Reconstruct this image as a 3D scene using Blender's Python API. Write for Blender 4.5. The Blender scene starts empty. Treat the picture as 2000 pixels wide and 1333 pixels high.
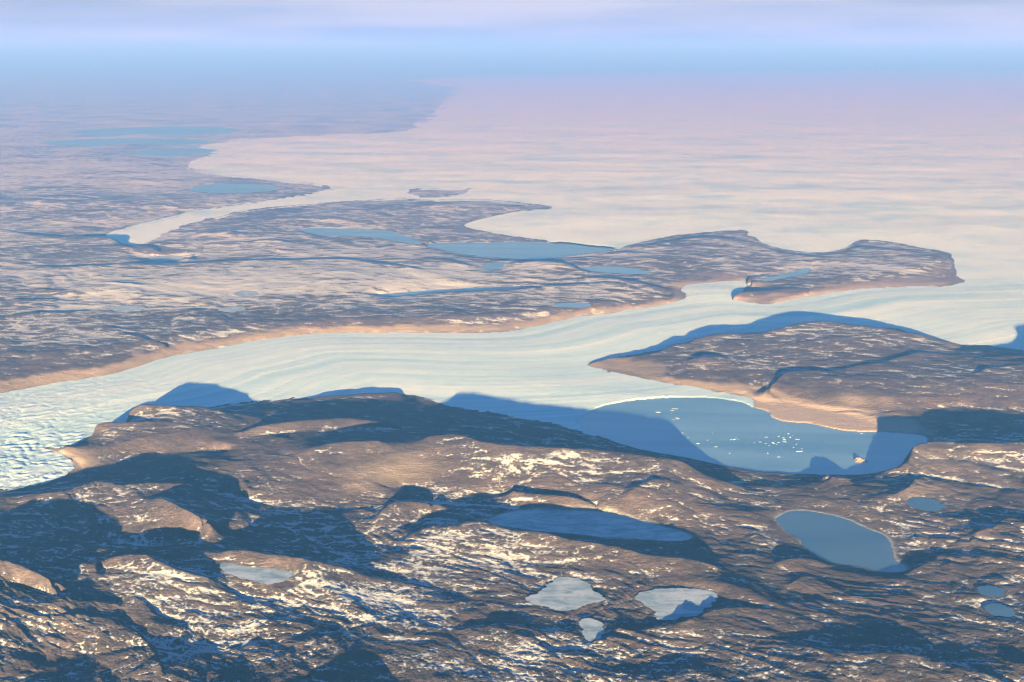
import bpy, math, random
import numpy as np

random.seed(7)
SC = bpy.context.scene
RAD = math.radians

# ------------------------------------------------------------------ camera, sky, sun, exposure
ALT = 10000.0                       # flying height above the glacier, metres
W0, H0 = 2000.0, 1333.0
HFOV = RAD(40.0)
FPX = (W0 / 2) / math.tan(HFOV / 2)
EYE_ROW = 104.0                     # row of the horizontal plane of the eye
PITCH = math.atan((H0 / 2 - EYE_ROW) / FPX)
CP, SP = math.cos(PITCH), math.sin(PITCH)
CAM = np.array([0.0, 0.0, ALT])
RIGHT = np.array([1.0, 0.0, 0.0])
FWD = np.array([0.0, CP, -SP])
UP = np.array([0.0, SP, CP])


def ray(px, py):
    d = FWD + RIGHT * ((px - W0 / 2) / FPX) + UP * ((H0 / 2 - py) / FPX)
    return d / np.linalg.norm(d)


ANTI = (1155.0, 362.0)              # where the sun's direction points: the antisolar point
LIGHT = ray(*ANTI)
SUN_EL = math.asin(-LIGHT[2])
SUN_AZ = math.atan2(-LIGHT[0], -LIGHT[1])   # towards the sun, clockwise from +Y

cam_d = bpy.data.cameras.new('camera')
cam = bpy.data.objects.new('camera', cam_d)
SC.collection.objects.link(cam)
cam.location = CAM
cam.rotation_euler = (math.pi / 2 - PITCH, 0, 0)
cam_d.angle = HFOV
cam_d.sensor_fit = 'HORIZONTAL'
cam_d.clip_start = 10.0
cam_d.clip_end = 3.0e6
SC.camera = cam

world = bpy.data.worlds.new('World')
SC.world = world
world.use_nodes = True
wn, wl = world.node_tree.nodes, world.node_tree.links
wn.clear()
sky = wn.new('ShaderNodeTexSky')
sky.sky_type = 'NISHITA'
sky.sun_disc = False
sky.sun_elevation = SUN_EL
sky.sun_rotation = SUN_AZ
sky.altitude = 9000
sky.air_density = 1.0
sky.dust_density = 0.0
sky.ozone_density = 4.0
# thin high cloud veil that pales the sky towards the horizon, all the way round
tcw = wn.new('ShaderNodeTexCoord')
sepw = wn.new('ShaderNodeSeparateXYZ')
wl.new(tcw.outputs['Generated'], sepw.inputs[0])
mpw = wn.new('ShaderNodeMapping')
mpw.inputs['Scale'].default_value = (2.2, 2.2, 26.0)
wl.new(tcw.outputs['Generated'], mpw.inputs[0])
nzw = wn.new('ShaderNodeTexNoise')
nzw.inputs['Scale'].default_value = 1.6
nzw.inputs['Detail'].default_value = 5.0
wl.new(mpw.outputs[0], nzw.inputs['Vector'])
elw = wn.new('ShaderNodeMapRange')
elw.interpolation_type = 'SMOOTHSTEP'
elw.inputs['From Min'].default_value = 0.30
elw.inputs['From Max'].default_value = 0.02
elw.inputs['To Min'].default_value = 0.0
elw.inputs['To Max'].default_value = 1.0
wl.new(sepw.outputs['Z'], elw.inputs['Value'])
clw = wn.new('ShaderNodeMix')
clw.data_type = 'RGBA'
clw.inputs['A'].default_value = (0.48, 0.46, 0.40, 1)
clw.inputs['B'].default_value = (0.76, 0.72, 0.62, 1)
ctw = wn.new('ShaderNodeMapRange')
ctw.interpolation_type = 'SMOOTHSTEP'
ctw.inputs['From Min'].default_value = 0.36
ctw.inputs['From Max'].default_value = 0.66
wl.new(nzw.outputs['Fac'], ctw.inputs['Value'])
wl.new(ctw.outputs[0], clw.inputs['Factor'])
vew = wn.new('ShaderNodeMix')
vew.data_type = 'RGBA'
wl.new(elw.outputs[0], vew.inputs['Factor'])
wl.new(sky.outputs[0], vew.inputs['A'])
wl.new(clw.outputs['Result'], vew.inputs['B'])
bg = wn.new('ShaderNodeBackground')
bg.inputs['Strength'].default_value = 0.05
wo = wn.new('ShaderNodeOutputWorld')
wl.new(vew.outputs['Result'], bg.inputs[0])
wl.new(bg.outputs[0], wo.inputs[0])

sun_d = bpy.data.lights.new('sun', 'SUN')
sun_d.energy = 5.0
sun_d.angle = RAD(0.5)
sun_d.color = (0.66, 1.0, 1.0)
sun = bpy.data.objects.new('sun', sun_d)
SC.collection.objects.link(sun)
sun.rotation_euler = (math.pi / 2 - SUN_EL, 0, math.atan2(LIGHT[0], LIGHT[1]) * -1)
sun.location = (0, -2000, 14000)

SC.view_settings.view_transform = 'Standard'
SC.view_settings.look = 'None'
SC.view_settings.gamma = 1.0
SC.view_settings.exposure = 4.2
SC.cycles.use_denoising = True
SC.cycles.sample_clamp_direct = 0.4
SC.cycles.sample_clamp_indirect = 0.2
SC.cycles.pixel_filter_type = 'BLACKMAN_HARRIS'
SC.cycles.filter_width = 1.2
SC.cycles.volume_bounces = 0
SC.cycles.diffuse_bounces = 0
SC.cycles.max_bounces = 4
HAZE_DENSITY = 1.35e-5
HAZE_COLOR = (0.24, 0.60, 1.0)
HAZE_G = 0.80


# ------------------------------------------------------------------ survey helpers
def unproject(px, py, z=0.0):
    d = ray(px, py)
    return CAM + d * ((z - ALT) / d[2])


def crest_point(px, py, ty, zr):
    """3-D position of a crest seen at (px, py) whose shadow ends at image row ty on ground of height zr."""
    ax, ay = ANTI
    k = (py - ty) / (py - ay)
    tx = px + (ax - px) * k
    s = unproject(tx, ty, zr)
    n = np.cross(ray(px, py), RIGHT)
    t = -np.dot(n, s - CAM) / np.dot(n, -LIGHT)
    return s - LIGHT * t


def spline(pts, per=6, closed=False):
    p = np.asarray(pts, float)
    n = len(p)
    out = []
    rng = range(n) if closed else range(n - 1)
    for i in rng:
        if closed:
            a, b, c, d = p[(i - 1) % n], p[i], p[(i + 1) % n], p[(i + 2) % n]
        else:
            a, b, c, d = p[max(i - 1, 0)], p[i], p[i + 1], p[min(i + 2, n - 1)]
        for t in np.arange(per) / per:
            out.append(0.5 * ((2 * b) + (-a + c) * t + (2 * a - 5 * b + 4 * c - d) * t * t + (-a + 3 * b - 3 * c + d) * t ** 3))
    if not closed:
        out.append(p[-1])
    return np.array(out)


def poly_ground(pts, z=0.0, per=4, ragged=0.0, seed=1):
    s = spline(pts, per, True)
    g = np.array([unproject(a, b, z)[:2] for a, b in s])
    rs = np.random.RandomState(seed)
    for _ in range(3 if ragged else 0):
        nx = np.roll(g, -1, 0)
        e = nx - g
        L = np.minimum(np.linalg.norm(e, axis=1), 2400.0 + 0.05 * np.clip(g[:, 1] - 60e3, 0, None))
        nrm = np.stack([e[:, 1], -e[:, 0]], 1) / (np.linalg.norm(e, axis=1)[:, None] + 1e-6)
        mid = (g + nx) / 2 + nrm * (L * ragged * rs.uniform(-1, 1, len(g)))[:, None]
        g = np.stack([g, mid], 1).reshape(-1, 2)
    return g


# ------------------------------------------------------------------ survey of the place (sighted points)
# ice margins
ICE_MAIN = [(-420, 830), (-200, 802), (0, 773), (111, 750), (175, 741), (243, 729), (304, 706), (358, 694), (412, 686), (506, 665),
            (607, 654), (667, 652), (802, 652), (903, 654), (994, 651), (1072, 635), (1146, 618), (1200, 613), (1308, 594),
            (1345, 586), (1338, 570), (1345, 560), (1395, 556), (1440, 551), (1452, 560), (1440, 575), (1430, 588), (1492, 600),
            (1522, 591), (1569, 581), (1654, 569), (1704, 564), (1805, 561), (1839, 562), (1885, 556), (1886, 547), (1873, 527),
            (1866, 497), (1800, 484), (1740, 472), (1670, 469), (1645, 483), (1605, 493), (1540, 488), (1495, 475), (1465, 452), (1425, 450),
            (1300, 462), (1210, 482), (1200, 487), (1150, 482), (1100, 475), (1060, 468), (1000, 461), (950, 452), (915, 444), (925, 436), (1000, 418), (1040, 412),
            (1092, 407), (1040, 398), (950, 390), (850, 391), (785, 387), (710, 391), (625, 396), (550, 403), (450, 415), (350, 441),
            (310, 460), (283, 473), (255, 480), (215, 463), (250, 447), (395, 412), (480, 400), (550, 390), (655, 369), (600, 357), (475, 345),
            (425, 340), (370, 325), (395, 310), (425, 300), (385, 291), (450, 277), (550, 270), (700, 265), (750, 262), (800, 255),
            (840, 238), (870, 215), (885, 195), (890, 170), (900, 150), (2600, 150), (2700, 300), (2700, 640), (2500, 720), (2150, 700), (2000, 684), (1930, 674),
            (1866, 669), (1800, 650), (1700, 636), (1600, 634), (1500, 650), (1400, 664), (1300, 682), (1200, 700), (1140, 713), (1173, 724),
            (1241, 740), (1292, 751), (1333, 755), (1400, 768), (1455, 777), (1470, 795), (1440, 800), (1384, 800), (1241, 806), (1185, 815), (1172, 835), (1165, 850),
            (1130, 838), (1072, 824), (971, 807), (890, 794), (856, 784), (812, 772), (760, 768), (700, 772), (600, 776), (500, 782), (420, 792),
            (330, 806), (260, 822), (190, 845), (140, 866), (100, 874), (51, 874), (100, 884), (135, 908), (120, 930), (60, 948), (0, 955), (-250, 985), (-500, 1010)]
NUNATAK = [(785, 377), (800, 369), (835, 368), (880, 369), (932, 367), (915, 378), (880, 385), (835, 387), (800, 384)]
FAR_EDGE = ICE_MAIN[:19] + [(1400, 585), (1470, 590), (1522, 588), (1654, 567), (1805, 558), (2000, 552), (2300, 545), (2700, 540)]

# lakes: name, label, level, outline, material
LAKES = [
    ('lake', 'large blue lake dotted with ice floes in front of the curved glacier edge', -8, 'water',
     [(1125, 826), (1150, 805), (1190, 790), (1260, 780), (1333, 776), (1400, 778), (1450, 786), (1472, 796), (1502, 805), (1507, 815), (1535, 824), (1576, 827),
      (1620, 836), (1654, 842), (1697, 844), (1760, 846), (1815, 856), (1800, 890), (1768, 905), (1738, 918), (1674, 928), (1569, 927), (1468, 920),
      (1384, 904), (1333, 893), (1241, 876), (1173, 853)]),
    ('lake', 'dark blue lake with a pale rim among the brown hills below the big lake', 70, 'deep',
     [(1517, 1018), (1522, 1008), (1542, 1000), (1569, 998), (1620, 1006), (1660, 1018), (1687, 1031), (1728, 1048), (1741, 1072), (1746, 1092),
      (1768, 1109), (1762, 1116), (1721, 1116), (1677, 1106), (1627, 1099), (1596, 1085), (1569, 1065), (1562, 1052), (1542, 1042)]),
    ('frozen_lake', 'long smooth snow-covered lake lying in shadow behind the lit snowy hill', 60, 'snowlake',
     [(955, 1019), (985, 1004), (1040, 996), (1140, 998), (1200, 1004), (1280, 1026), (1345, 1046), (1330, 1056), (1240, 1052), (1100, 1041), (1000, 1030)]),
    ('lake', 'turquoise lake touching the ice sheet beside the low nunatak hills', -10, 'water',
     [(826, 479), (870, 474), (950, 474), (1000, 472), (1060, 474), (1100, 472), (1150, 478), (1206, 484), (1170, 492), (1120, 499), (1060, 507), (985, 505), (915, 499), (870, 490)]),
    ('lake', 'narrow pale lake left of the turquoise lake on the far plateau', 60, 'water',
     [(590, 448), (640, 446), (740, 451), (770, 454), (820, 475), (800, 476), (740, 465), (690, 461), (630, 459)]),
    ('lake', 'flat blue lake above the small glacier tongue', 40, 'water',
     [(372, 369), (400, 362), (460, 359), (520, 362), (545, 369), (500, 376), (430, 377), (385, 375)]),
    ('lake', 'long pale blue lake streak farthest away beside the ice sheet', 0, 'water',
     [(130, 258), (190, 252), (300, 248), (410, 248), (470, 254), (430, 262), (340, 264), (260, 262), (200, 266)]),
    ('lake', 'pale blue lake streak, middle of three beside the far ice sheet', 0, 'water',
     [(80, 279), (150, 273), (260, 270), (380, 272), (410, 279), (340, 284), (250, 281), (170, 287)]),
    ('lake', 'pale blue lake streak, nearest of three beside the far ice sheet', 0, 'water',
     [(245, 299), (310, 292), (390, 290), (425, 294), (395, 301), (330, 306), (280, 304)]),
    ('lake', 'small blue lake on the plateau right of the icefall', 140, 'water',
     [(1490, 546), (1525, 538), (1560, 528), (1580, 524), (1575, 535), (1540, 541), (1500, 550)]),
    ('lake', 'thin blue lake below the turquoise lake', 110, 'water',
     [(1130, 524), (1180, 521), (1240, 525), (1268, 534), (1220, 535), (1160, 530)]),
    ('lake', 'long thin shaded lake in a groove of the far plateau', 110, 'water',
     [(730, 576), (800, 571), (900, 564), (1000, 560), (1010, 564), (920, 569), (840, 576), (780, 580)]),
    ('frozen_pond', 'small dull pond far left of the icefall near the plateau edge', 250, 'water',
     [(1085, 596), (1110, 592), (1150, 594), (1140, 600), (1100, 600)]),
    ('lake', 'small teal pond between two low snowy hills of the far plateau', 110, 'water',
     [(942, 522), (955, 515), (985, 514), (975, 524), (955, 527)]),
    ('lake', 'pale ice pond at the foot of the small glacier tongue', -5, 'snowlake',
     [(280, 506), (300, 500), (345, 500), (368, 505), (345, 511), (310, 512)]),
    ('frozen_pond', 'grey frozen pond on the snowy plateau, second from the shaded crest', 250, 'snowlake',
     [(218, 602), (250, 597), (282, 601), (270, 608), (235, 608)]),
    ('frozen_pond', 'grey frozen pond under the brightest snow of the far plateau', 250, 'snowlake',
     [(458, 574), (475, 569), (500, 570), (495, 578), (470, 579)]),
    ('frozen_pond', 'grey frozen pond below the brightest snow of the far plateau', 250, 'snowlake',
     [(430, 604), (465, 598), (480, 603), (465, 608), (440, 609)]),
    ('frozen_pond', 'smooth white frozen pond between snowy knolls, left of a pair', 150, 'snowlake',
     [(1030, 1170), (1060, 1155), (1085, 1132), (1130, 1130), (1150, 1148), (1180, 1172), (1150, 1178), (1130, 1186), (1095, 1192), (1060, 1182)]),
    ('frozen_pond', 'smooth white frozen pond between snowy knolls, right of a pair', 150, 'snowlake',
     [(1245, 1165), (1270, 1155), (1330, 1150), (1390, 1157), (1395, 1175), (1370, 1195), (1320, 1208), (1285, 1208), (1278, 1190)]),
    ('frozen_pond', 'lit round frozen pond behind the whale-shaped snowy hill', 180, 'snowlake',
     [(430, 1108), (445, 1100), (480, 1108), (530, 1110), (572, 1118), (560, 1130), (530, 1140), (500, 1135), (460, 1124)]),
    ('frozen_pond', 'blue pond tucked under the smooth tan slope of the right hill', 150, 'deep',
     [(1772, 975), (1795, 971), (1830, 980), (1845, 992), (1815, 998), (1785, 990)]),
    ('frozen_pond', 'small shaded oval pond in the brown hills, upper of the pair near the edge', 150, 'deep',  # shade on this pond is put into its dark water colour
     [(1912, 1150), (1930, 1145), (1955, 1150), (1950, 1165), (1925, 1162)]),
    ('frozen_pond', 'small shaded oval pond in the brown hills, lower of the pair near the edge', 150, 'deep',  # its shade is painted too, by the same dark water
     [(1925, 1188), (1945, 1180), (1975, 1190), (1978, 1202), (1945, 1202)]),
    ('frozen_pond', 'small pale pond in the gully between the foreground knolls', 150, 'snowlake',
     [(1138, 1213), (1155, 1210), (1175, 1222), (1172, 1240), (1150, 1252), (1140, 1235)]),
]

# crests whose shadow end was sighted: (column, row, row of shadow end), height of the ground that receives the shadow
T = []
T.append((0, [(122, 834, 792), (162, 804, 752), (196, 792, 740), (219, 787, 733), (250, 789, 736), (300, 789, 743), (330, 791, 742), (380, 793, 755), (430, 800, 764)]))
T.append((0, [(590, 762, 750), (630, 756, 745), (667, 751, 741), (728, 752, 736), (745, 753, 738), (778, 757, 752)]))
T.append((0, [(836, 851, 763), (886, 846, 762), (910, 851, 768), (954, 863, 772), (1038, 871, 785), (1106, 875, 791), (1173, 878, 802), (1241, 887, 806), (1275, 892, 811)]))
T.append((-22, [(1275, 892, 811), (1333, 902, 822), (1367, 922, 856), (1417, 939, 890), (1440, 946, 903)]))
T.append((150, [(466, 841, 812), (506, 831, 796), (574, 822, 785), (607, 820, 783), (667, 816, 783), (718, 821, 788), (768, 828, 800)]))
T.append((0, [(1150, 710, 704), (1190, 699, 691), (1241, 694, 682), (1292, 682, 667), (1333, 666, 652), (1400, 651, 631), (1485, 648, 630), (1502, 645, 622), (1549, 632, 609),
              (1603, 625, 604), (1670, 632, 611), (1755, 645, 626), (1805, 654, 639), (1850, 666, 657)]))
T.append((0, [(1890, 682, 672), (1940, 684, 673), (2000, 689, 679), (2120, 700, 688)]))
T.append((0, [(2090, 674, 634), (2120, 672, 628), (2170, 670, 624), (2300, 672, 622)]))
T.append((190, [(1495, 762, 756), (1522, 737, 724), (1542, 724, 710), (1620, 722, 711), (1670, 714, 704), (1721, 706, 696), (1772, 692, 682), (1800, 686, 678)]))
T.append((240, [(1353, 700, 694), (1377, 695, 685), (1407, 695, 687), (1432, 701, 697)]))
T.append((300, [(1603, 738, 735), (1670, 733, 728), (1714, 733, 729)]))
T.append((300, [(1905, 726, 720), (1935, 716, 708), (1990, 712, 706)]))
T.append((60, [(1782, 873, 811), (1799, 866, 810), (1839, 859, 807), (1880, 862, 803), (1924, 864, 797), (2000, 861, 793), (2080, 868, 800), (2200, 880, 812)]))
T.append((-22, [(1782, 874, 812), (1768, 905, 847), (1738, 918, 878), (1700, 932, 908)]))
T.append((-22, [(1606, 936, 908), (1618, 930, 891), (1640, 936, 902), (1660, 938, 912)]))
T.append((60, [(78, 964, 918), (125, 957, 906), (182, 940, 888), (206, 941, 884), (243, 947, 886), (287, 942, 882), (338, 943, 882), (361, 945, 884)]))
T.append((250, [(310, 968, 912), (334, 979, 916), (371, 998, 926), (412, 1020, 955)]))
T.append((120, [(441, 1073, 985), (478, 1073, 985), (520, 1080, 990), (560, 1088, 1000), (600, 1097, 1012), (667, 1108, 1046), (740, 1126, 1090), (800, 1140, 1116), (870, 1151, 1138)]))
T.append((130, [(728, 1010, 985), (751, 988, 956), (778, 979, 946), (819, 981, 953), (856, 984, 963)]))
T.append((90, [(783, 1055, 1030), (809, 1038, 1004), (842, 1026, 985), (896, 1023, 964), (937, 1015, 961), (1004, 1031, 972), (1072, 1043, 976), (1139, 1057, 985), (1207, 1067, 1003),
               (1261, 1082, 1021), (1333, 1092, 1038), (1400, 1106, 1066)]))
T.append((200, [(187, 1119, 1075), (192, 1099, 1050), (209, 1091, 1035), (270, 1084, 1016), (294, 1086, 1005), (337, 1106, 1025), (405, 1126, 1065)]))
T.append((220, [(-160, 1095, 958), (-40, 1092, 968), (20, 1100, 980), (60, 1115, 1000), (110, 1140, 1040)]))
T.append((260, [(28, 1152, 1120), (100, 1162, 1128), (160, 1172, 1132), (230, 1176, 1140)]))
T.append((255, [(110, 1212, 1192), (135, 1209, 1180), (202, 1207, 1186), (256, 1224, 1202), (283, 1247, 1222), (310, 1288, 1256), (318, 1318, 1290)]))
T.append((180, [(-60, 1376, 1320), (0, 1372, 1300), (30, 1376, 1286), (70, 1390, 1296), (110, 1400, 1320)]))
T.append((180, [(385, 1372, 1300), (405, 1358, 1272), (420, 1356, 1266), (445, 1362, 1284)]))
T.append((180, [(540, 1385, 1290), (600, 1376, 1262), (670, 1374, 1249), (705, 1378, 1263), (730, 1390, 1300)]))
T.append((150, [(1755, 964, 934), (1778, 947, 916), (1792, 930, 914), (1839, 934, 922), (1900, 946, 936), (1974, 955, 945)]))
T.append((170, [(1905, 1040, 1012), (1940, 1028, 994), (1964, 1012, 984), (2010, 1018, 986), (2080, 1030, 996)]))
T.append((90, [(1782, 1113, 1090), (1810, 1098, 1076), (1832, 1086, 1068), (1859, 1082, 1071)]))
T.append((90, [(1522, 1096, 1072), (1545, 1090, 1061), (1583, 1090, 1070), (1620, 1103, 1090)]))
T.append((130, [(1455, 1138, 1112), (1481, 1140, 1116), (1522, 1170, 1144), (1600, 1178, 1166)]))
T.append((130, [(1545, 1138, 1124), (1576, 1124, 1114), (1637, 1153, 1140)]))
T.append((140, [(1333, 1217, 1174), (1384, 1194, 1154), (1434, 1184, 1148), (1502, 1190, 1162)]))
T.append((150, [(1552, 1252, 1210), (1623, 1271, 1202), (1704, 1274, 1188), (1789, 1281, 1206), (1860, 1300, 1240), (1920, 1322, 1262), (1990, 1345, 1288)]))
T.append((140, [(900, 1226, 1200), (952, 1222, 1186), (985, 1218, 1176), (1020, 1222, 1182), (1080, 1236, 1204)]))
T.append((140, [(1160, 1246, 1234), (1200, 1232, 1206), (1260, 1226, 1196), (1330, 1214, 1190)]))
T.append((140, [(1250, 1316, 1300), (1285, 1296, 1276), (1320, 1296, 1284)]))
T.append((150, [(960, 1122, 1108), (1000, 1118, 1108), (1050, 1128, 1116)]))
T.append((150, [(1138, 1136, 1124), (1160, 1132, 1122), (1180, 1138, 1130)]))
T.append((180, [(540, 1178, 1168), (575, 1184, 1176), (545, 1182, 1174)]))
T.append((180, [(565, 1214, 1196), (600, 1222, 1206), (650, 1222, 1208)]))
T.append((180, [(468, 1166, 1152), (490, 1174, 1160)]))
# far plateau
T.append((230, [(-60, 622, 612), (0, 618, 609), (67, 609, 602), (135, 606, 600), (202, 602, 599)]))
T.append((250, [(40, 583, 577), (90, 581, 577), (112, 586, 583)]))
T.append((260, [(236, 648, 643), (287, 662, 656), (324, 672, 666)]))
T.append((60, [(75, 517, 507), (120, 518, 503), (180, 516, 504), (240, 513, 505), (290, 514, 508), (330, 514, 510)]))
T.append((70, [(375, 512, 505), (420, 508, 498), (480, 506, 493), (560, 505, 495), (640, 503, 494), (700, 506, 496), (760, 514, 503), (815, 523, 517)]))
T.append((60, [(35, 453, 450), (60, 455, 448), (110, 460, 440), (150, 459, 440), (190, 461, 448), (225, 465, 455)]))
T.append((0, [(284, 477, 470), (310, 488, 480), (345, 495, 489), (370, 503, 498)]))
T.append((150, [(405, 449, 444), (440, 450, 443), (475, 452, 447)]))
T.append((130, [(800, 508, 505), (850, 504, 502), (880, 506, 503), (920, 518, 515)]))
T.append((120, [(790, 574, 570), (856, 571, 566), (950, 565, 559), (1050, 559, 553), (1150, 551, 545), (1200, 552, 547), (1260, 566, 560), (1310, 577, 572)]))
T.append((140, [(1000, 512, 509), (1060, 509, 506), (1100, 512, 508), (1150, 530, 527)]))
T.append((140, [(1070, 546, 543), (1150, 540, 536), (1230, 547, 543), (1300, 562, 558)]))
T.append((150, [(1430, 577, 573), (1450, 569, 564), (1480, 566, 561), (1540, 563, 559), (1580, 566, 563)]))
T.append((100, [(1290, 580, 576), (1340, 588, 584), (1400, 592, 588), (1430, 594, 591)]))

# sighted points of known height: (column, row, height)
Z = []
Z.append([(-300, 760, 250), (0, 738, 240), (135, 721, 240), (209, 711, 230), (280, 694, 210), (337, 677, 190), (398, 669, 180), (506, 655, 150), (587, 644, 140), (667, 640, 140),
          (802, 638, 150), (870, 637, 160), (1005, 629, 170), (1072, 620, 150), (1140, 608, 120), (1224, 601, 120), (1302, 588, 90)])
Z.append([(0, 690, 380), (200, 680, 380), (420, 640, 330), (600, 625, 320), (850, 620, 330), (1050, 605, 310), (1200, 588, 260)])
Z.append([(0, 565, 340), (200, 560, 350), (420, 545, 360), (650, 530, 360), (760, 545, 320), (600, 590, 300), (300, 590, 290)])
Z.append([(0, 490, 260), (120, 482, 280), (220, 485, 250), (60, 470, 300)])
Z.append([(0, 400, 420), (80, 385, 430), (160, 382, 400), (230, 395, 340), (300, 398, 260), (380, 395, 180)])
Z.append([(330, 470, 150), (400, 462, 240), (480, 440, 260), (560, 425, 250), (650, 420, 220), (760, 412, 190)])
Z.append([(700, 405, 170), (800, 402, 180), (900, 400, 160), (1000, 400, 110)])
Z.append([(1280, 475, 170), (1400, 462, 190), (1450, 480, 200), (1350, 510, 220), (1250, 505, 190), (1450, 530, 170)])
Z.append([(1680, 480, 170), (1760, 490, 190), (1830, 505, 180), (1750, 530, 200), (1650, 540, 190), (1560, 555, 200)])
Z.append([(1500, 590, 90), (1580, 574, 110), (1700, 556, 90), (1840, 551, 80)])
Z.append([(1395, 545, 120), (1330, 550, 130), (1290, 552, 160)])
# valley floors and slope feet
Z.append([(138, 918, 0), (230, 925, 40), (330, 945, 60), (430, 965, 70), (560, 990, 90), (690, 992, 100), (760, 982, 110), (900, 988, 80), (955, 1000, 64)])
Z.append([(60, 1010, 130), (160, 1040, 110), (256, 1062, 100), (330, 1060, 100), (430, 1050, 110), (560, 1060, 110), (660, 1060, 110), (740, 1062, 110), (780, 1075, 120)])
Z.append([(1345, 1060, 70), (1420, 1085, 80), (1500, 1060, 80)])
Z.append([(1400, 945, 40), (1470, 940, -5), (1560, 945, 0), (1680, 948, 10)])
Z.append([(1400, 960, 160), (1450, 985, 130), (1510, 1005, 90)])
Z.append([(1230, 962, 420), (1250, 945, 470), (1290, 934, 500), (1320, 945, 450), (1350, 970, 330)])
Z.append([(1190, 985, 200), (1100, 965, 300), (1000, 955, 300)])
Z.append([(620, 775, 120), (700, 768, 160), (780, 765, 110)])
Z.append([(840, 800, 60), (900, 815, 130), (1000, 835, 160), (1100, 850, 120), (1180, 866, 60)])
Z.append([(580, 890, 420), (607, 878, 520), (641, 866, 590), (690, 862, 660), (740, 857, 720)])
Z.append([(560, 860, 330), (470, 870, 260), (420, 855, 230), (640, 842, 300), (760, 840, 260), (850, 822, 180)])
Z.append([(130, 870, 150), (165, 880, 150), (210, 870, 230), (300, 850, 300), (380, 830, 330), (180, 820, 420)])
Z.append([(1300, 734, 130), (1333, 736, 140), (1400, 747, 150), (1485, 762, 80), (1549, 788, 22), (1620, 801, 16), (1738, 807, 16)])
Z.append([(1640, 735, 330), (1700, 745, 340), (1850, 740, 360), (1990, 740, 370), (2100, 750, 370), (1560, 750, 300), (1600, 770, 230), (1700, 775, 250), (1900, 775, 220)])
Z.append([(1510, 676, 300), (1600, 665, 330), (1700, 668, 320), (1450, 690, 250), (1300, 705, 200)])
Z.append([(1508, 800, 6), (1560, 812, 4), (1640, 825, 3), (1720, 828, 5)])
Z.append([(1850, 890, 330), (1950, 900, 330), (1900, 920, 250), (2050, 930, 260)])
Z.append([(150, 1270, 210), (250, 1290, 200), (60, 1290, 190), (380, 1260, 170), (480, 1230, 170), (400, 1310, 160)])
Z.append([(1100, 1110, 200), (1200, 1120, 210), (1000, 1085, 210), (900, 1080, 190), (1300, 1125, 190)])


# ------------------------------------------------------------------ noise
def perlin(x, y, seed):
    x = np.asarray(x, np.float32)
    y = np.asarray(y, np.float32)
    xi = np.floor(x).astype(np.int32)
    yi = np.floor(y).astype(np.int32)
    xf = x - xi
    yf = y - yi
    u = xf * xf * xf * (xf * (xf * 6 - 15) + 10)
    v = yf * yf * yf * (yf * (yf * 6 - 15) + 10)
    rs = np.random.RandomState(seed)
    perm = rs.permutation(512).astype(np.int32)
    ang = rs.rand(512).astype(np.float32) * 6.2831853
    gx, gy = np.cos(ang), np.sin(ang)

    def g(ix, iy, dx, dy):
        k = perm[(perm[ix & 511] + iy) & 511]
        return gx[k] * dx + gy[k] * dy
    a = g(xi, yi, xf, yf)
    b = g(xi + 1, yi, xf - 1, yf)
    c = g(xi, yi + 1, xf, yf - 1)
    d = g(xi + 1, yi + 1, xf - 1, yf - 1)
    return (a + u * (b - a) + v * (c - a + u * (a - b - c + d))) * np.float32(1.5)


def sstep(a, b, x):
    t = np.clip((x - a) / (b - a), 0, 1)
    return t * t * (3 - 2 * t)


# ------------------------------------------------------------------ survey grid: finer near, coarser far
NR, NC = 1040, 1216
ROW0, ROW1 = 1660.0, 130.0
UMAX = 0.485


def row_to_y(r):
    dep = PITCH + np.arctan((r - H0 / 2) / FPX)
    return ALT / np.tan(dep)


def y_to_row(y):
    return H0 / 2 + FPX * np.tan(np.arctan(ALT / y) - PITCH)


def grid(nr, nc):
    rows = np.linspace(ROW0, ROW1, nr)
    y = row_to_y(rows)
    u = np.linspace(-UMAX, UMAX, nc)
    return y, u


def to_index(x, y, nr, nc):
    i = (y_to_row(y) - ROW0) / (ROW1 - ROW0) * (nr - 1)
    j = (x / y + UMAX) / (2 * UMAX) * (nc - 1)
    return i, j


def mask_poly(poly, X, Y):
    m = np.zeros(X.shape, bool)
    bx0, by0 = poly.min(0)
    bx1, by1 = poly.max(0)
    rr = np.where((Y[:, 0] >= by0) & (Y[:, 0] <= by1))[0]
    if len(rr) == 0:
        return m
    r0, r1 = rr[0], rr[-1] + 1
    xs, ys = X[r0:r1], Y[r0:r1]
    yrow = ys[:, 0]
    sub = np.zeros(xs.shape, bool)
    n = len(poly)
    for k in range(n):
        x0, y0 = poly[k]
        x1, y1 = poly[(k + 1) % n]
        if y0 == y1:
            continue
        hit = (yrow >= min(y0, y1)) & (yrow < max(y0, y1))
        if not hit.any():
            continue
        xc = x0 + (yrow[hit] - y0) * (x1 - x0) / (y1 - y0)
        sub[hit] ^= xs[hit] < xc[:, None]
    m[r0:r1] = sub
    return m


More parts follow.
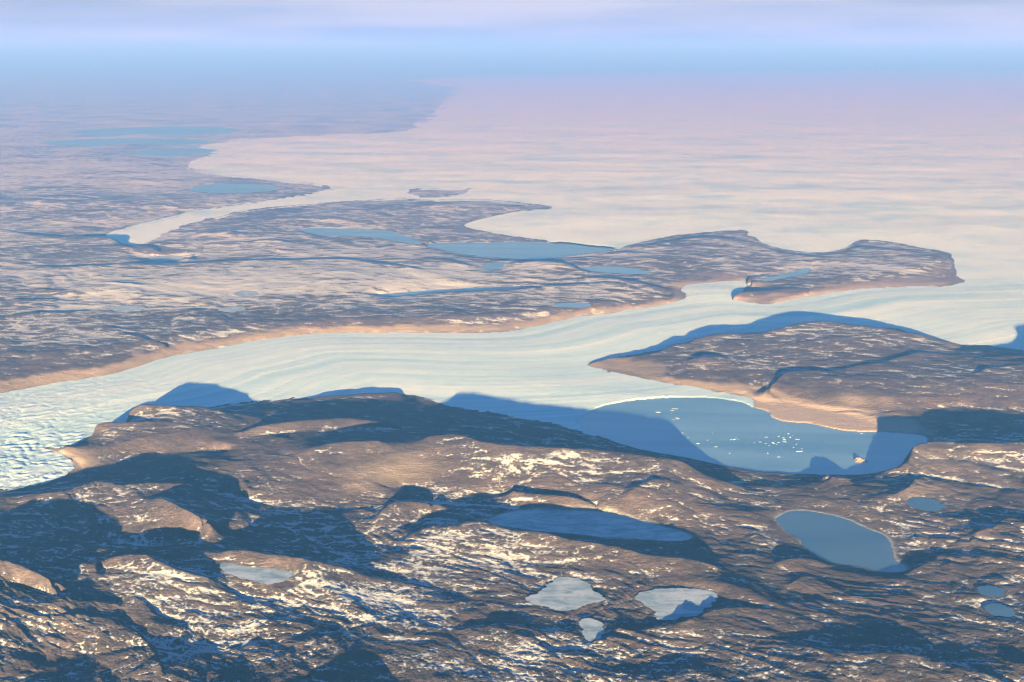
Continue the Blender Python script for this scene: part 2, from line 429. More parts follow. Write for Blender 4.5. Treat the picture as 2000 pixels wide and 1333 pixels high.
def dist_line(pts, X, Y, closed=False, limit=None):
    d = np.full(X.shape, 1e12, np.float32)
    n = len(pts)
    for k in range(n if closed else n - 1):
        a = pts[k]
        b = pts[(k + 1) % n]
        if limit is not None:
            lo, hi = min(a[1], b[1]) - limit, max(a[1], b[1]) + limit
            rr = np.where((Y[:, 0] >= lo) & (Y[:, 0] <= hi))[0]
            if len(rr) == 0:
                continue
            sl = slice(rr[0], rr[-1] + 1)
        else:
            sl = slice(None)
        e = b - a
        L = float(e @ e) + 1e-6
        px = X[sl] - np.float32(a[0])
        py = Y[sl] - np.float32(a[1])
        t = np.clip((px * np.float32(e[0]) + py * np.float32(e[1])) / np.float32(L), 0, 1)
        dx = px - t * np.float32(e[0])
        dy = py - t * np.float32(e[1])
        d[sl] = np.minimum(d[sl], dx * dx + dy * dy)
    return np.sqrt(d)


AUTO = {'frozen_pond'}
lake_level = [z for (_, _, z, _, _) in LAKES]
ice_poly = poly_ground(ICE_MAIN, 0.0, 2, 0.16, 5)
nun_poly = poly_ground(NUNATAK, 0.0, 2, 0.2, 6)
lake_polys = [poly_ground(o, z, 3, 0.10, 9 + k) for k, (_, _, z, _, o) in enumerate(LAKES)]
far_line = np.array([unproject(a, b, 0)[:2] for a, b in spline(FAR_EDGE, 4)])

# sampled constraints in 3-D
samples = []
lees = []
for zr, pts in T:
    p = np.array([crest_point(a, b, c, zr) for a, b, c in pts])
    far = np.array([b for a, b, c in pts]) < 535
    p[far, 2] = np.minimum(p[far, 2], zr + 260)
    for k in np.nonzero(far)[0]:
        p[k] = unproject(pts[k][0], pts[k][1], p[k][2])
    s = spline(p, 24)
    samples.append(s)
    drop = np.clip(s[:, 2] - zr, 0, None)
    lee = s[drop > 30].copy()
    dr = drop[drop > 30]
    for fr_ in (0.3, 0.6):
        run = fr_ * dr / math.tan(RAD(26))
        q = lee.copy()
        q[:, 0] += run * LIGHT[0]
        q[:, 1] += run * LIGHT[1]
        q[:, 2] -= fr_ * dr
        lees.append(q)
    if zr in (60, 160, 130, 90, 250) and not far.any():      # the ground where the shadow ends
        q = []
        for a, b, c in pts:
            kk = (b - c) / (b - ANTI[1])
            q.append(unproject(a + (ANTI[0] - a) * kk, c, zr))
        samples.append(spline(np.array(q), 24))
for pts in Z:
    p = np.array([unproject(a, b, z) for a, b, z in pts])
    samples.append(spline(p, 24) if len(p) > 2 else p)
CS = np.concatenate(samples)
LS = np.concatenate(lees)


def relax(nr, nc, h0, sweeps, ponds=True):
    y, u = grid(nr, nc)
    Y = np.repeat(y[:, None], nc, 1).astype(np.float32)
    X = (y[:, None] * u[None, :]).astype(np.float32)
    fixed = np.zeros((nr, nc), bool)
    val = np.zeros((nr, nc), np.float32)
    i, j = to_index(CS[:, 0], CS[:, 1], nr, nc)
    ii, jj = np.rint(i).astype(int), np.rint(j).astype(int)
    ok = (ii >= 0) & (ii < nr) & (jj >= 0) & (jj < nc)
    k = ii[ok] * nc + jj[ok]
    cnt = np.bincount(k, minlength=nr * nc)
    tot = np.bincount(k, weights=CS[ok, 2], minlength=nr * nc)
    has = cnt > 0
    fixed.flat[has] = True
    val.flat[has] = (tot[has] / cnt[has]).astype(np.float32)
    i, j = to_index(LS[:, 0], LS[:, 1], nr, nc)      # lee slopes give way to sighted points
    ii, jj = np.rint(i).astype(int), np.rint(j).astype(int)
    ok = (ii >= 0) & (ii < nr) & (jj >= 0) & (jj < nc)
    k = ii[ok] * nc + jj[ok]
    cnt = np.bincount(k, minlength=nr * nc)
    tot = np.bincount(k, weights=LS[ok, 2], minlength=nr * nc)
    has = (cnt > 0) & ~has
    fixed.flat[has] = True
    val.flat[has] = (tot[has] / cnt[has]).astype(np.float32)
    ice = mask_poly(ice_poly, X, Y) & ~mask_poly(nun_poly, X, Y)
    fixed |= ice
    val[ice] = -60
    for (nm, lb, z, mt, o), p in zip(LAKES, lake_polys):
        if nm in AUTO and not ponds:
            continue
        m = mask_poly(p, X, Y)
        fixed |= m
        val[m] = z - 14
    base = np.interp(y, [15e3, 30e3, 40e3, 60e3, 90e3, 130e3, 200e3], [170, 170, 150, 260, 240, 170, 120]).astype(np.float32)[:, None] * np.ones((1, nc), np.float32)
    h = base.copy() if h0 is None else h0.copy()
    h[fixed] = val[fixed]
    dx = (y * (u[1] - u[0])).astype(np.float32)[:, None]
    dy = np.abs(np.gradient(y)).astype(np.float32)[:, None]
    wx, wy = 1 / dx ** 2, 1 / dy ** 2
    lam = 1 / np.float32(4500.0) ** 2
    den = 2 * wx + 2 * wy + lam
    om = np.float32(1.85)
    par = (np.add.outer(np.arange(nr), np.arange(nc)) & 1).astype(bool)
    free = [(~fixed) & par, (~fixed) & ~par]
    for s in range(sweeps):
        for f in free:
            p = np.pad(h, 1, mode='edge')
            t = (wx * (p[1:-1, :-2] + p[1:-1, 2:]) + wy * (p[:-2, 1:-1] + p[2:, 1:-1]) + lam * base) / den
            h = np.where(f, h + om * (t - h), h)
    return h, X, Y, ice


def resize(a, nr, nc):
    r = np.linspace(0, a.shape[0] - 1, nr)
    c = np.linspace(0, a.shape[1] - 1, nc)
    r0 = np.clip(np.floor(r).astype(int), 0, a.shape[0] - 2)
    c0 = np.clip(np.floor(c).astype(int), 0, a.shape[1] - 2)
    fr = (r - r0).astype(np.float32)[:, None]
    fc = (c - c0).astype(np.float32)[None, :]
    t = a[r0][:, c0] * (1 - fc) + a[r0][:, c0 + 1] * fc
    b = a[r0 + 1][:, c0] * (1 - fc) + a[r0 + 1][:, c0 + 1] * fc
    return (t * (1 - fr) + b * fr).astype(np.float32)


# the small ponds lie in the hollows: find the height of the ground there first
h = None
for lev, sw in ((8, 200), (4, 80)):
    nr, nc = NR // lev, NC // lev
    if h is not None:
        h = resize(h, nr, nc)
    h, X, Y, ICE = relax(nr, nc, h, sw, False)
LAKES = [list(a) for a in LAKES]
for k, a in enumerate(LAKES):
    if a[0] in AUTO:
        zz = a[2]
        for _ in range(4):
            g = np.array([unproject(px, py, zz)[:2] for px, py in a[4]])
            i, j = to_index(g[:, 0], g[:, 1], nr, nc)
            ii, jj = np.clip(np.rint(i).astype(int), 0, nr - 1), np.clip(np.rint(j).astype(int), 0, nc - 1)
            zz = float(np.percentile(h[ii, jj], 15)) - 8
        a[2] = zz
        lake_polys[k] = poly_ground(a[4], zz, 2, 0.24, 9 + k)

h = None
for lev, sw in ((8, 220), (4, 120), (2, 80), (1, 24)):
    nr, nc = NR // lev, NC // lev
    if h is not None:
        h = resize(h, nr, nc)
    h, X, Y, ICE = relax(nr, nc, h, sw)


def blur(a, n):
    for _ in range(n):
        p = np.pad(a, 1, mode='edge')
        a = (p[:-2, 1:-1] + p[2:, 1:-1] + 2 * a) * 0.25
        p = np.pad(a, 1, mode='edge')
        a = (p[1:-1, :-2] + p[1:-1, 2:] + 2 * a) * 0.25
    return a


LAKEM = np.zeros(X.shape, bool)
LAKEZ = np.full(X.shape, -1e4, np.float32)
for (nm, lb, z, mt, o), p in zip(LAKES, lake_polys):
    LAKEM |= mask_poly(p, X, Y)
soft = blur(h, 2)
h = np.where(LAKEM | ICE, np.minimum(h, soft), soft)

# distances on a half grid
Xh, Yh = X[::2, ::2], Y[::2, ::2]
IP2 = poly_ground(ICE_MAIN, 0.0, 2)
d_ice = resize(np.minimum(dist_line(IP2, Xh, Yh, True, 9000), dist_line(nun_poly, Xh, Yh, True, 9000)), NR, NC)
d_lake = np.full(Xh.shape, 1e6, np.float32)
d_big = d_lake.copy()
floor_z = np.full(Xh.shape, -1e4, np.float32)
for (nm, lb, z, mt, o), p in zip(LAKES, lake_polys):
    d = dist_line(p, Xh, Yh, True, 3000)
    pond = nm in AUTO
    d_lake = np.minimum(d_lake, d * (4.0 if pond else 1.0))
    if not pond:
        d_big = np.minimum(d_big, d)
    floor_z = np.maximum(floor_z, np.where((d < 700) & (not pond), z + 1.5 + 0.02 * d, -1e4))
d_lake = resize(d_lake, NR, NC)
d_big = resize(d_big, NR, NC)
floor_z = np.repeat(np.repeat(floor_z, 2, 0), 2, 1)[:NR, :NC]
d_far = resize(dist_line(far_line, Xh, Yh), NR, NC)
d_water = np.minimum(d_ice, d_lake)
SHORE = sstep(0, 700, d_water)

# ------------------------------------------------------------------ land relief
CELL = np.abs(np.gradient(Y[:, 0]))[:, None].astype(np.float32)


def lod(lam):
    return sstep(1.6, 3.4, lam / CELL)


def fade(y, pts):
    return np.interp(Y[:, 0], [p[0] for p in pts], [p[1] for p in pts]).astype(np.float32)[:, None]


# worked by old ice: hummocks drawn out along one direction
ca, sa = math.cos(RAD(-38)), math.sin(RAD(-38))
U1 = (X * ca + Y * sa)
V1 = (-X * sa + Y * ca)
wx1 = perlin(X / 5200, Y / 5200, 3) * 900
wy1 = perlin(X / 5200 + 31, Y / 5200, 4) * 900
rough = np.zeros_like(h)
gully = np.zeros_like(h)
AMP = fade(Y, [(15e3, 1.0), (27e3, 1.0), (32e3, 0.62), (45e3, 0.5), (60e3, 0.6), (90e3, 0.75), (150e3, 0.8), (300e3, 0.4)])
gmod = 0.5 + 0.9 * perlin(X / 1900, Y / 1900, 17)
for k, (lam, amp, st, cr_) in enumerate(((3100, 54, 1.5, 0.5), (1500, 46, 1.6, 0.6), (760, 27, 1.5, 0.9), (380, 13, 1.4, 0.9), (190, 6.5, 1.25, 0.9), (95, 5.0, 1.15, 1.0), (50, 3.2, 1.1, 1.0))):
    wk = perlin(X / (lam * 1.3), Y / (lam * 1.3), 60 + k) * lam * 0.35
    n = perlin((U1 + wx1 + wk) / (lam * st), (V1 + wy1 - wk) / lam, 20 + k)
    b = np.abs(n)
    L = lod(lam)
    rough += ((1 - 0.75 * cr_) * 1.3 * n + (0.6 + 1.1 * cr_) * (b - 0.28)) * amp * L
    gully += np.exp(-(b / 0.07) ** 2) * L * (1.0 if 80 < lam < 800 else 0.25)
# rock ledges along the grain of the old bedrock
led = fade(Y, [(15e3, 1.0), (34e3, 1.0), (48e3, 0.8), (62e3, 0.5), (90e3, 0.3)]) * (0.45 + 0.75 * sstep(-0.4, 0.5, perlin(X / 2700, Y / 2700, 18)))
wl1 = perlin(X / 1400, Y / 1400, 19) * 420
for k, (lam, amp, st) in enumerate(((420, 16.0, 3.6), (230, 10.0, 3.2), (120, 6.0, 2.8), (65, 3.2, 2.4))):
    n = 1 - np.abs(perlin((U1 + wl1) / (lam * st), (V1 + 0.7 * wl1 + wx1 * 0.5) / lam, 300 + k)) * 1.9
    n = np.clip(n, 0, 1) ** 2
    rough += n * amp * led * lod(lam)
gully *= np.clip(gmod, 0, 1.4)
n_big = perlin(X / 9000, Y / 9000, 51) + 0.5 * perlin(X / 4100, Y / 4100, 52)
rough *= AMP * (0.75 + 0.5 * sstep(-0.5, 0.6, n_big))
hl = h + rough * SHORE
hl = np.maximum(hl, np.where(LAKEM | ICE, -1e4, floor_z))
far_roll = perlin(X / 14000, Y / 9000, 61) * 60 * fade(Y, [(90e3, 0), (140e3, 1), (400e3, 1)])
hl = hl + far_roll * SHORE
hl = np.where((~ICE) & (~LAKEM) & (d_ice > 60), np.maximum(hl, 4 + np.minimum(d_ice, 600) * 0.01), hl)
hl = np.where(LAKEM & (d_lake > 200), np.minimum(hl, h), hl)

# snow gathers in hollows, gullies and on level ground
lap1 = blur(hl, 4) - hl
lap2 = blur(hl, 14) - hl
gy = np.gradient(hl, axis=0) / np.gradient(Y, axis=0)
gx = np.gradient(hl, axis=1) / np.gradient(X, axis=1)
slope = np.sqrt(gx * gx + gy * gy)
conc = np.clip(lap1 / (2.0 + 0.03 * CELL), -1.5, 1.5) * 0.5 + np.clip(lap2 / (5.0 + 0.06 * CELL), -1.5, 1.5) * 0.5
patch = perlin(X / 6200, Y / 6200, 71) + 0.6 * perlin(X / 2300, Y / 2300, 72)


def blob(px, py, z, r, ry=None):
    c = unproject(px, py, z)
    ry = r if ry is None else ry
    return np.exp(-(((X - c[0]) / r) ** 2 + ((Y - c[1]) / ry) ** 2)).astype(np.float32)


snow = 0.23 + 0.195 * sstep(41e3, 50e3, Y) + 0.12 * sstep(55e3, 75e3, Y) + 0.12 * sstep(110e3, 170e3, Y) + 0.24 * conc + 0.17 * gully + 0.24 * patch - 0.30 * sstep(0.25, 0.6, slope)
# broad snowfields where they were seen
for (px, py, z, r, ry, a) in ((650, 540, 330, 9000, 7000, 0.42), (250, 560, 330, 7000, 6000, 0.25), (100, 340, 150, 14000, 16000, 0.25), (1000, 1100, 200, 2600, 1500, 0.26), (680, 1180, 180, 1800, 1000, 0.16),
                              (420, 1250, 170, 800, 900, 0.30), (1100, 905, 420, 1800, 900, 0.35), (300, 1130, 260, 1500, 1000, 0.22), (1000, 985, 100, 1600, 700, 0.3),
                              (1650, 980, 150, 2500, 1500, -0.12), (1750, 1180, 150, 3600, 2200, -0.12), (1750, 520, 190, 9000, 5000, 0.06), (350, 870, 280, 2600, 1500, -0.25), (750, 910, 300, 1500, 900, -0.25),
                              (1150, 1290, 150, 3000, 1400, 0.1), (80, 1240, 200, 1600, 900, 0.1), (250, 990, 200, 1500, 900, 0.05), (1700, 790, 200, 4000, 1500, -0.15), (1600, 660, 330, 4000, 2200, 0.10), (300, 690, 340, 6000, 1800, -0.10), (1000, 615, 290, 6000, 1500, -0.06)):
    snow = snow + a * blob(px, py, z, r, ry)
snow = snow * np.maximum(sstep(0, 120, np.minimum(d_ice, d_big)), sstep(58e3, 66e3, Y))
# bare rock freshly left by the ice: a pale band above the margin
trim_top = 155 + 45 * perlin(X / 5000, Y / 5000, 81) + 60 * perlin(X / 900, Y / 1500, 82) + 30 * perlin(X / 320, Y / 500, 83) + np.interp(X[:, :], [-22000, -9000, 0, 9000, 20000], [70, 30, 0, -30, -30]).astype(np.float32)
RIDGE = [(-200, 925), (40, 925), (138, 925), (400, 955), (560, 990), (690, 992), (900, 988), (1150, 1000), (1345, 1045), (1440, 1000), (1500, 960), (1480, 925), (1333, 893), (1180, 860), (1000, 800), (800, 740), (500, 740), (200, 780), (60, 850), (-100, 880)]
trim_gate = np.where((Y > 36800) & ~mask_poly(poly_ground(RIDGE, 0, 1), X, Y), 1.0, 0.0)
trim = sstep(25, -25, hl - trim_top) * sstep(2600, 1500, d_ice) * blur(trim_gate.astype(np.float32), 6)
trim = trim * sstep(70e3, 60e3, Y)
tan = np.zeros_like(hl)
for (px, py, z, r, ry, a) in ((1668, 775, 250, 420, 500, 1.0), (1730, 780, 230, 250, 400, 0.6), (740, 930, 280, 700, 600, 0.9), (800, 905, 400, 700, 500, 0.6), (690, 955, 200, 300, 300, 0.8), (1560, 815, 10, 1500, 900, 1.6),
                              (1640, 820, 10, 1600, 800, 1.6), (1690, 830, 10, 1500, 700, 1.6), (110, 888, 40, 500, 500, 1.4), (150, 908, 20, 420, 500, 1.4), (70, 876, 10, 400, 300, 1.2), (180, 905, 60, 300, 300, 0.8),
                              (1860, 900, 300, 800, 600, 0.5), (1810, 955, 200, 700, 500, 0.6), (140, 1215, 230, 400, 300, 0.5), (1690, 925, 20, 500, 300, 0.6)):
    tan += a * blob(px, py, z, r, ry)
tan = np.clip(tan, 0, 1)
sand = np.zeros_like(hl)
for (px, py, z, r, ry, a) in ((1530, 806, 5, 700, 1100, 1.3), (1600, 815, 5, 1000, 1200, 1.5), (1680, 824, 5, 1100, 1300, 1.6), (1740, 832, 5, 800, 1000, 1.3), (1490, 785, 20, 500, 700, 1.0), (1450, 768, 60, 600, 600, 0.6),
                              (110, 884, 20, 420, 420, 1.2), (145, 906, 10, 330, 420, 1.4), (72, 876, 5, 380, 260, 1.2)):
    sand += a * blob(px, py, z, r, ry)
sand = np.clip(sand, 0, 1) * sstep(75, 35, hl)
rim = np.exp(-(d_big / 70) ** 2) * np.where(Y < 36000, 1.0, 0.35)

# ------------------------------------------------------------------ ice relief
flow_w = perlin(X / 9000, Y / 9000, 91) * 500
band = np.zeros_like(h)
for k, (lam, a) in enumerate(((1500, 0.5), (620, 0.35), (260, 0.3), (120, 0.2))):
    band += a * perlin((d_far + flow_w) / lam, X / 26000 + 7 * k, 95 + k) * lod(lam)
on_glacier = sstep(70e3, 56e3, Y - 0.25 * X * 0)
crev = perlin(X / 5200, Y / 5200, 101) * 0.5 + 0.5
left = sstep(-4000, -15500, X + 0.12 * (Y - 42000))
ci, si = math.cos(RAD(25)), math.sin(RAD(25))
UI = X * ci + d_far * si + perlin(X / 900, Y / 900, 161) * 170
VI = -X * si + d_far * ci + perlin(X / 900, Y / 900, 162) * 170
cr = np.zeros_like(h)
for k, (lx, ly, a) in enumerate(((420, 230, 4.0), (260, 150, 6.0), (170, 110, 5.0), (95, 70, 3.0))):
    cr += a * (np.abs(perlin(UI / lx, VI / ly, 105 + k)) - 0.25) * lod(ly * 1.1)
serac = np.zeros_like(h)
for k, (lx, ly, a) in enumerate(((300, 240, 28.0), (165, 140, 42.0), (100, 88, 34.0), (70, 62, 18.0))):
    serac += a * 1.25 * (np.abs(perlin(UI / lx + 40, VI / ly + 9, 121 + k)) - 0.25) * lod(ly)
left = sstep(-7500, -14500, X + 0.12 * (Y - 42000) + perlin(X / 2600, Y / 2600, 163) * 2600)
hi = 6 + band * 9 * on_glacier + cr * (1.1 + 1.3 * crev) * on_glacier + serac * (0.06 + 0.94 * left) * on_glacier
roll = perlin(X / 5200, Y / 4600, 131) * 34 + perlin(X / 2600, Y / 2600, 132) * 11 * lod(2600) + perlin(X / 1100, Y / 1100, 134) * 4 * lod(1000) + perlin(X / 15000, Y / 9000, 133) * 70
hi = hi + roll * sstep(62e3, 85e3, Y) * sstep(0, 6000, d_ice) + sstep(0, 3000, d_ice) * 25
icefall = blob(1395, 570, 40, 1500, 2600)
hi = hi + icefall * (60 + 20 * perlin(X / 300, Y / 420, 141) * lod(300))
hi = np.where(LAKEM, -10.0, hi)
tone = np.clip(-0.45 * left * on_glacier * sstep(2, -8, serac) + 0.55 + 0.8 * band * on_glacier + (1 - on_glacier) * (0.34 + 0.55 * perlin(X / 9000, Y / 5200, 151) + 0.6 * perlin(X / 3000, Y / 2600, 152) + 0.4 * perlin(X / 1300, Y / 1500, 153)), 0, 1)


# ------------------------------------------------------------------ materials
def nodes(name):
    m = bpy.data.materials.new(name)
    m.use_nodes = True
    n, l = m.node_tree.nodes, m.node_tree.links
    n.clear()
    out = n.new('ShaderNodeOutputMaterial')
    b = n.new('ShaderNodeBsdfPrincipled')
    l.new(b.outputs[0], out.inputs[0])
    return m, n, l, b


def setin(n, l, sock, v):
    if hasattr(v, 'is_output') or isinstance(v, bpy.types.NodeSocket):
        l.new(v, sock)
    else:
        sock.default_value = v


def math_n(n, l, op, a, b=0.0, c=0.0, clamp=False):
    m = n.new('ShaderNodeMath')
    m.operation = op
    m.use_clamp = clamp
    for s, v in zip(m.inputs, (a, b, c)):
        setin(n, l, s, v)
    return m.outputs[0]


def mixc(n, l, f, a, b):
    m = n.new('ShaderNodeMix')
    m.data_type = 'RGBA'
    setin(n, l, m.inputs['Factor'], f)
    setin(n, l, m.inputs['A'], (*a, 1) if isinstance(a, tuple) else a)
    setin(n, l, m.inputs['B'], (*b, 1) if isinstance(b, tuple) else b)
    return m.outputs['Result']


def noise_n(n, l, vec, wavelength, detail=4, rough_=0.6, dist=0.0):
    t = n.new('ShaderNodeTexNoise')
    t.inputs['Scale'].default_value = 1.0 / wavelength
    t.inputs['Detail'].default_value = detail
    t.inputs['Roughness'].default_value = rough_
    t.inputs['Distortion'].default_value = dist
    l.new(vec, t.inputs['Vector'])
    return t.outputs['Fac']


def ridged_n(n, l, vec, wavelength):
    t = n.new('ShaderNodeTexNoise')
    t.noise_type = 'RIDGED_MULTIFRACTAL'
    t.normalize = False
    t.inputs['Scale'].default_value = 1.0 / wavelength
    t.inputs['Detail'].default_value = 6.0
    t.inputs['Roughness'].default_value = 0.55
    t.inputs['Offset'].default_value = 0.9
    t.inputs['Gain'].default_value = 1.6
    l.new(vec, t.inputs['Vector'])
    return math_n(n, l, 'MINIMUM', math_n(n, l, 'MULTIPLY', t.outputs['Fac'], 0.6), 1.4)


def attr(n, name):
    a = n.new('ShaderNodeAttribute')
    a.attribute_name = name
    return a.outputs['Fac']


def ramp(n, l, f, lo, hi):
    r = n.new('ShaderNodeMapRange')
    r.interpolation_type = 'SMOOTHSTEP'
    setin(n, l, r.inputs['Value'], f)
    r.inputs['From Min'].default_value = lo
    r.inputs['From Max'].default_value = hi
    return r.outputs[0]


def obj_vec(n, l, rot=0.0, scale=(1, 1, 1)):
    g = n.new('ShaderNodeNewGeometry')
    mp = n.new('ShaderNodeMapping')
    mp.inputs['Rotation'].default_value = (0, 0, rot)
    mp.inputs['Scale'].default_value = scale
    l.new(g.outputs['Position'], mp.inputs['Vector'])
    return mp.outputs[0]


def land_material():
    m, n, l, b = nodes('snowy_rock')
    v = obj_vec(n, l)
    vs = obj_vec(n, l, RAD(38), (0.45, 1.0, 1.0))
    s = attr(n, 'snow')
    tr = attr(n, 'trim')
    tn = attr(n, 'tan')
    rm = attr(n, 'rim')
    n1 = noise_n(n, l, v, 900, 6, 0.62)
    n2 = noise_n(n, l, vs, 330, 8, 0.80, 0.3)
    n3 = noise_n(n, l, v, 75, 4, 0.75)
    n4 = noise_n(n, l, vs, 190, 6, 0.78, 0.8)
    rock = mixc(n, l, ramp(n, l, n1, 0.32, 0.68), (0.050, 0.038, 0.050), (0.112, 0.086, 0.102))
    rock = mixc(n, l, math_n(n, l, 'MULTIPLY', ramp(n, l, n3, 0.35, 0.7), 0.5), rock, (0.128, 0.100, 0.112))
    rock = mixc(n, l, math_n(n, l, 'MULTIPLY', ramp(n, l, n4, 0.60, 0.42), 0.55), rock, (0.028, 0.024, 0.032))
    pale = mixc(n, l, n1, (0.175, 0.142, 0.132), (0.265, 0.220, 0.205))
    tanf = math_n(n, l, 'MULTIPLY', math_n(n, l, 'MAXIMUM', tr, tn), math_n(n, l, 'ADD', 0.15, math_n(n, l, 'MULTIPLY', n2, 1.25)), clamp=True)
    col = mixc(n, l, tanf, rock, pale)
    sand = mixc(n, l, n3, (0.36, 0.28, 0.235), (0.50, 0.40, 0.34))
    col = mixc(n, l, attr(n, 'sand'), col, sand)
    # snow: patches, gullies and fine drifts
    k = math_n(n, l, 'ADD', s, math_n(n, l, 'MULTIPLY', math_n(n, l, 'SUBTRACT', n2, 0.5), 1.5))
    k = math_n(n, l, 'ADD', k, math_n(n, l, 'MULTIPLY', math_n(n, l, 'SUBTRACT', n3, 0.5), 1.7))
    vein = ridged_n(n, l, vs, 420)
    vein2 = ridged_n(n, l, v, 1300)
    k = math_n(n, l, 'ADD', k, math_n(n, l, 'MULTIPLY', math_n(n, l, 'SUBTRACT', vein, 0.55), 0.62))
    k = math_n(n, l, 'ADD', k, math_n(n, l, 'MULTIPLY', math_n(n, l, 'SUBTRACT', vein2, 0.55), 0.22))
    k = math_n(n, l, 'SUBTRACT', k, math_n(n, l, 'MULTIPLY', math_n(n, l, 'MAXIMUM', tr, tn), 0.38))
    sf = math_n(n, l, 'ADD', math_n(n, l, 'MULTIPLY', ramp(n, l, k, 0.25, 0.80), 0.40), math_n(n, l, 'MULTIPLY', ramp(n, l, k, 0.54, 0.62), 0.60))
    sf = math_n(n, l, 'MAXIMUM', sf, math_n(n, l, 'MULTIPLY', rm, 0.55))
    col = mixc(n, l, math_n(n, l, 'MULTIPLY', sf, 0.9), col, (0.49, 0.51, 0.55))
    l.new(col, b.inputs['Base Color'])
    b.inputs['Roughness'].default_value = 0.9
    b.inputs['Specular IOR Level'].default_value = 0.15
    bp = n.new('ShaderNodeBump')
    bp.inputs['Strength'].default_value = 1.0
    bp.inputs['Distance'].default_value = 75.0
    l.new(math_n(n, l, 'ADD', math_n(n, l, 'SUBTRACT', n2, math_n(n, l, 'MULTIPLY', vein, 0.16)), math_n(n, l, 'MULTIPLY', n3, 0.7)), bp.inputs['Height'])
    l.new(bp.outputs[0], b.inputs['Normal'])
    return m


def ice_material():
    m, n, l, b = nodes('glacier_ice')
    v = obj_vec(n, l)
    t = attr(n, 'tone')
    n1 = noise_n(n, l, v, 700, 5, 0.6)
    n2 = noise_n(n, l, v, 130, 6, 0.82)
    sx = n.new('ShaderNodeSeparateXYZ')
    l.new(v, sx.inputs[0])
    cx = n.new('ShaderNodeCombineXYZ')
    l.new(attr(n, 'flow'), cx.inputs[0])
    l.new(math_n(n, l, 'MULTIPLY', sx.outputs[0], 0.045), cx.inputs[1])
    n5 = noise_n(n, l, cx.outputs[0], 420, 7, 0.66)
    f = math_n(n, l, 'ADD', math_n(n, l, 'MULTIPLY', t, 0.75), math_n(n, l, 'MULTIPLY', math_n(n, l, 'SUBTRACT', n1, 0.4), 0.5), clamp=True)
    f = math_n(n, l, 'ADD', f, math_n(n, l, 'MULTIPLY', math_n(n, l, 'SUBTRACT', n5, 0.5), math_n(n, l, 'MULTIPLY', attr(n, 'stream'), 2.2)), clamp=True)
    col = mixc(n, l, f, (0.38, 0.62, 0.71), (0.78, 0.85, 0.84))
    col = mixc(n, l, math_n(n, l, 'MULTIPLY', ramp(n, l, n2, 0.50, 0.72), 0.5), col, (0.42, 0.62, 0.70))
    l.new(col, b.inputs['Base Color'])
    b.inputs['Roughness'].default_value = 0.85
    b.inputs['Specular IOR Level'].default_value = 0.2
    bp = n.new('ShaderNodeBump')
    bp.inputs['Strength'].default_value = 0.8
    bp.inputs['Distance'].default_value = 26.0
    l.new(n2, bp.inputs['Height'])
    l.new(bp.outputs[0], b.inputs['Normal'])
    return m


def water_material(name='lake_surface', dark=1.0):
    m, n, l, b = nodes(name)
    v = obj_vec(n, l, RAD(12), (0.22, 1.0, 1.0))
    v2 = obj_vec(n, l)
    n1 = noise_n(n, l, v, 1500, 7, 0.6, 0.5)
    n2 = noise_n(n, l, v2, 420, 7, 0.72)
    col = mixc(n, l, ramp(n, l, n1, 0.32, 0.68), tuple(c * dark for c in (0.085, 0.185, 0.25)), tuple(c * dark for c in (0.17, 0.29, 0.35)))
    col = mixc(n, l, math_n(n, l, 'MULTIPLY', ramp(n, l, n2, 0.56, 0.78), 0.35), col, tuple(c * dark for c in (0.30, 0.42, 0.48)))
    l.new(col, b.inputs['Base Color'])
    b.inputs['Roughness'].default_value = 0.35
    b.inputs['Specular IOR Level'].default_value = 0.4
    return m


def snowlake_material():
    m, n, l, b = nodes('snowed_lake_ice')
    v = obj_vec(n, l, RAD(12), (0.5, 1.0, 1.0))
    n1 = noise_n(n, l, v, 260, 7, 0.74, 0.6)
    col = mixc(n, l, ramp(n, l, n1, 0.36, 0.64), (0.15, 0.23, 0.29), (0.42, 0.47, 0.52))
    l.new(col, b.inputs['Base Color'])
    b.inputs['Roughness'].default_value = 0.8
    bp = n.new('ShaderNodeBump')
    bp.inputs['Strength'].default_value = 0.5
    bp.inputs['Distance'].default_value = 8.0
    l.new(n1, bp.inputs['Height'])
    l.new(bp.outputs[0], b.inputs['Normal'])
    return m


def floe_material():
    m, n, l, b = nodes('floe_ice')
    v = obj_vec(n, l)
    n1 = noise_n(n, l, v, 30, 3, 0.6)
    col = mixc(n, l, n1, (0.42, 0.54, 0.58), (0.62, 0.66, 0.66))
    l.new(col, b.inputs['Base Color'])
    b.inputs['Roughness'].default_value = 0.6
    return m


M_DARK_SHADED = water_material('dark_or_shaded_lake', 0.38)  # darker water colour; on the two oval ponds it paints their shade
M_LAND, M_ICE, M_WATER, M_SNOWLAKE, M_FLOE = land_material(), ice_material(), water_material(), snowlake_material(), floe_material()


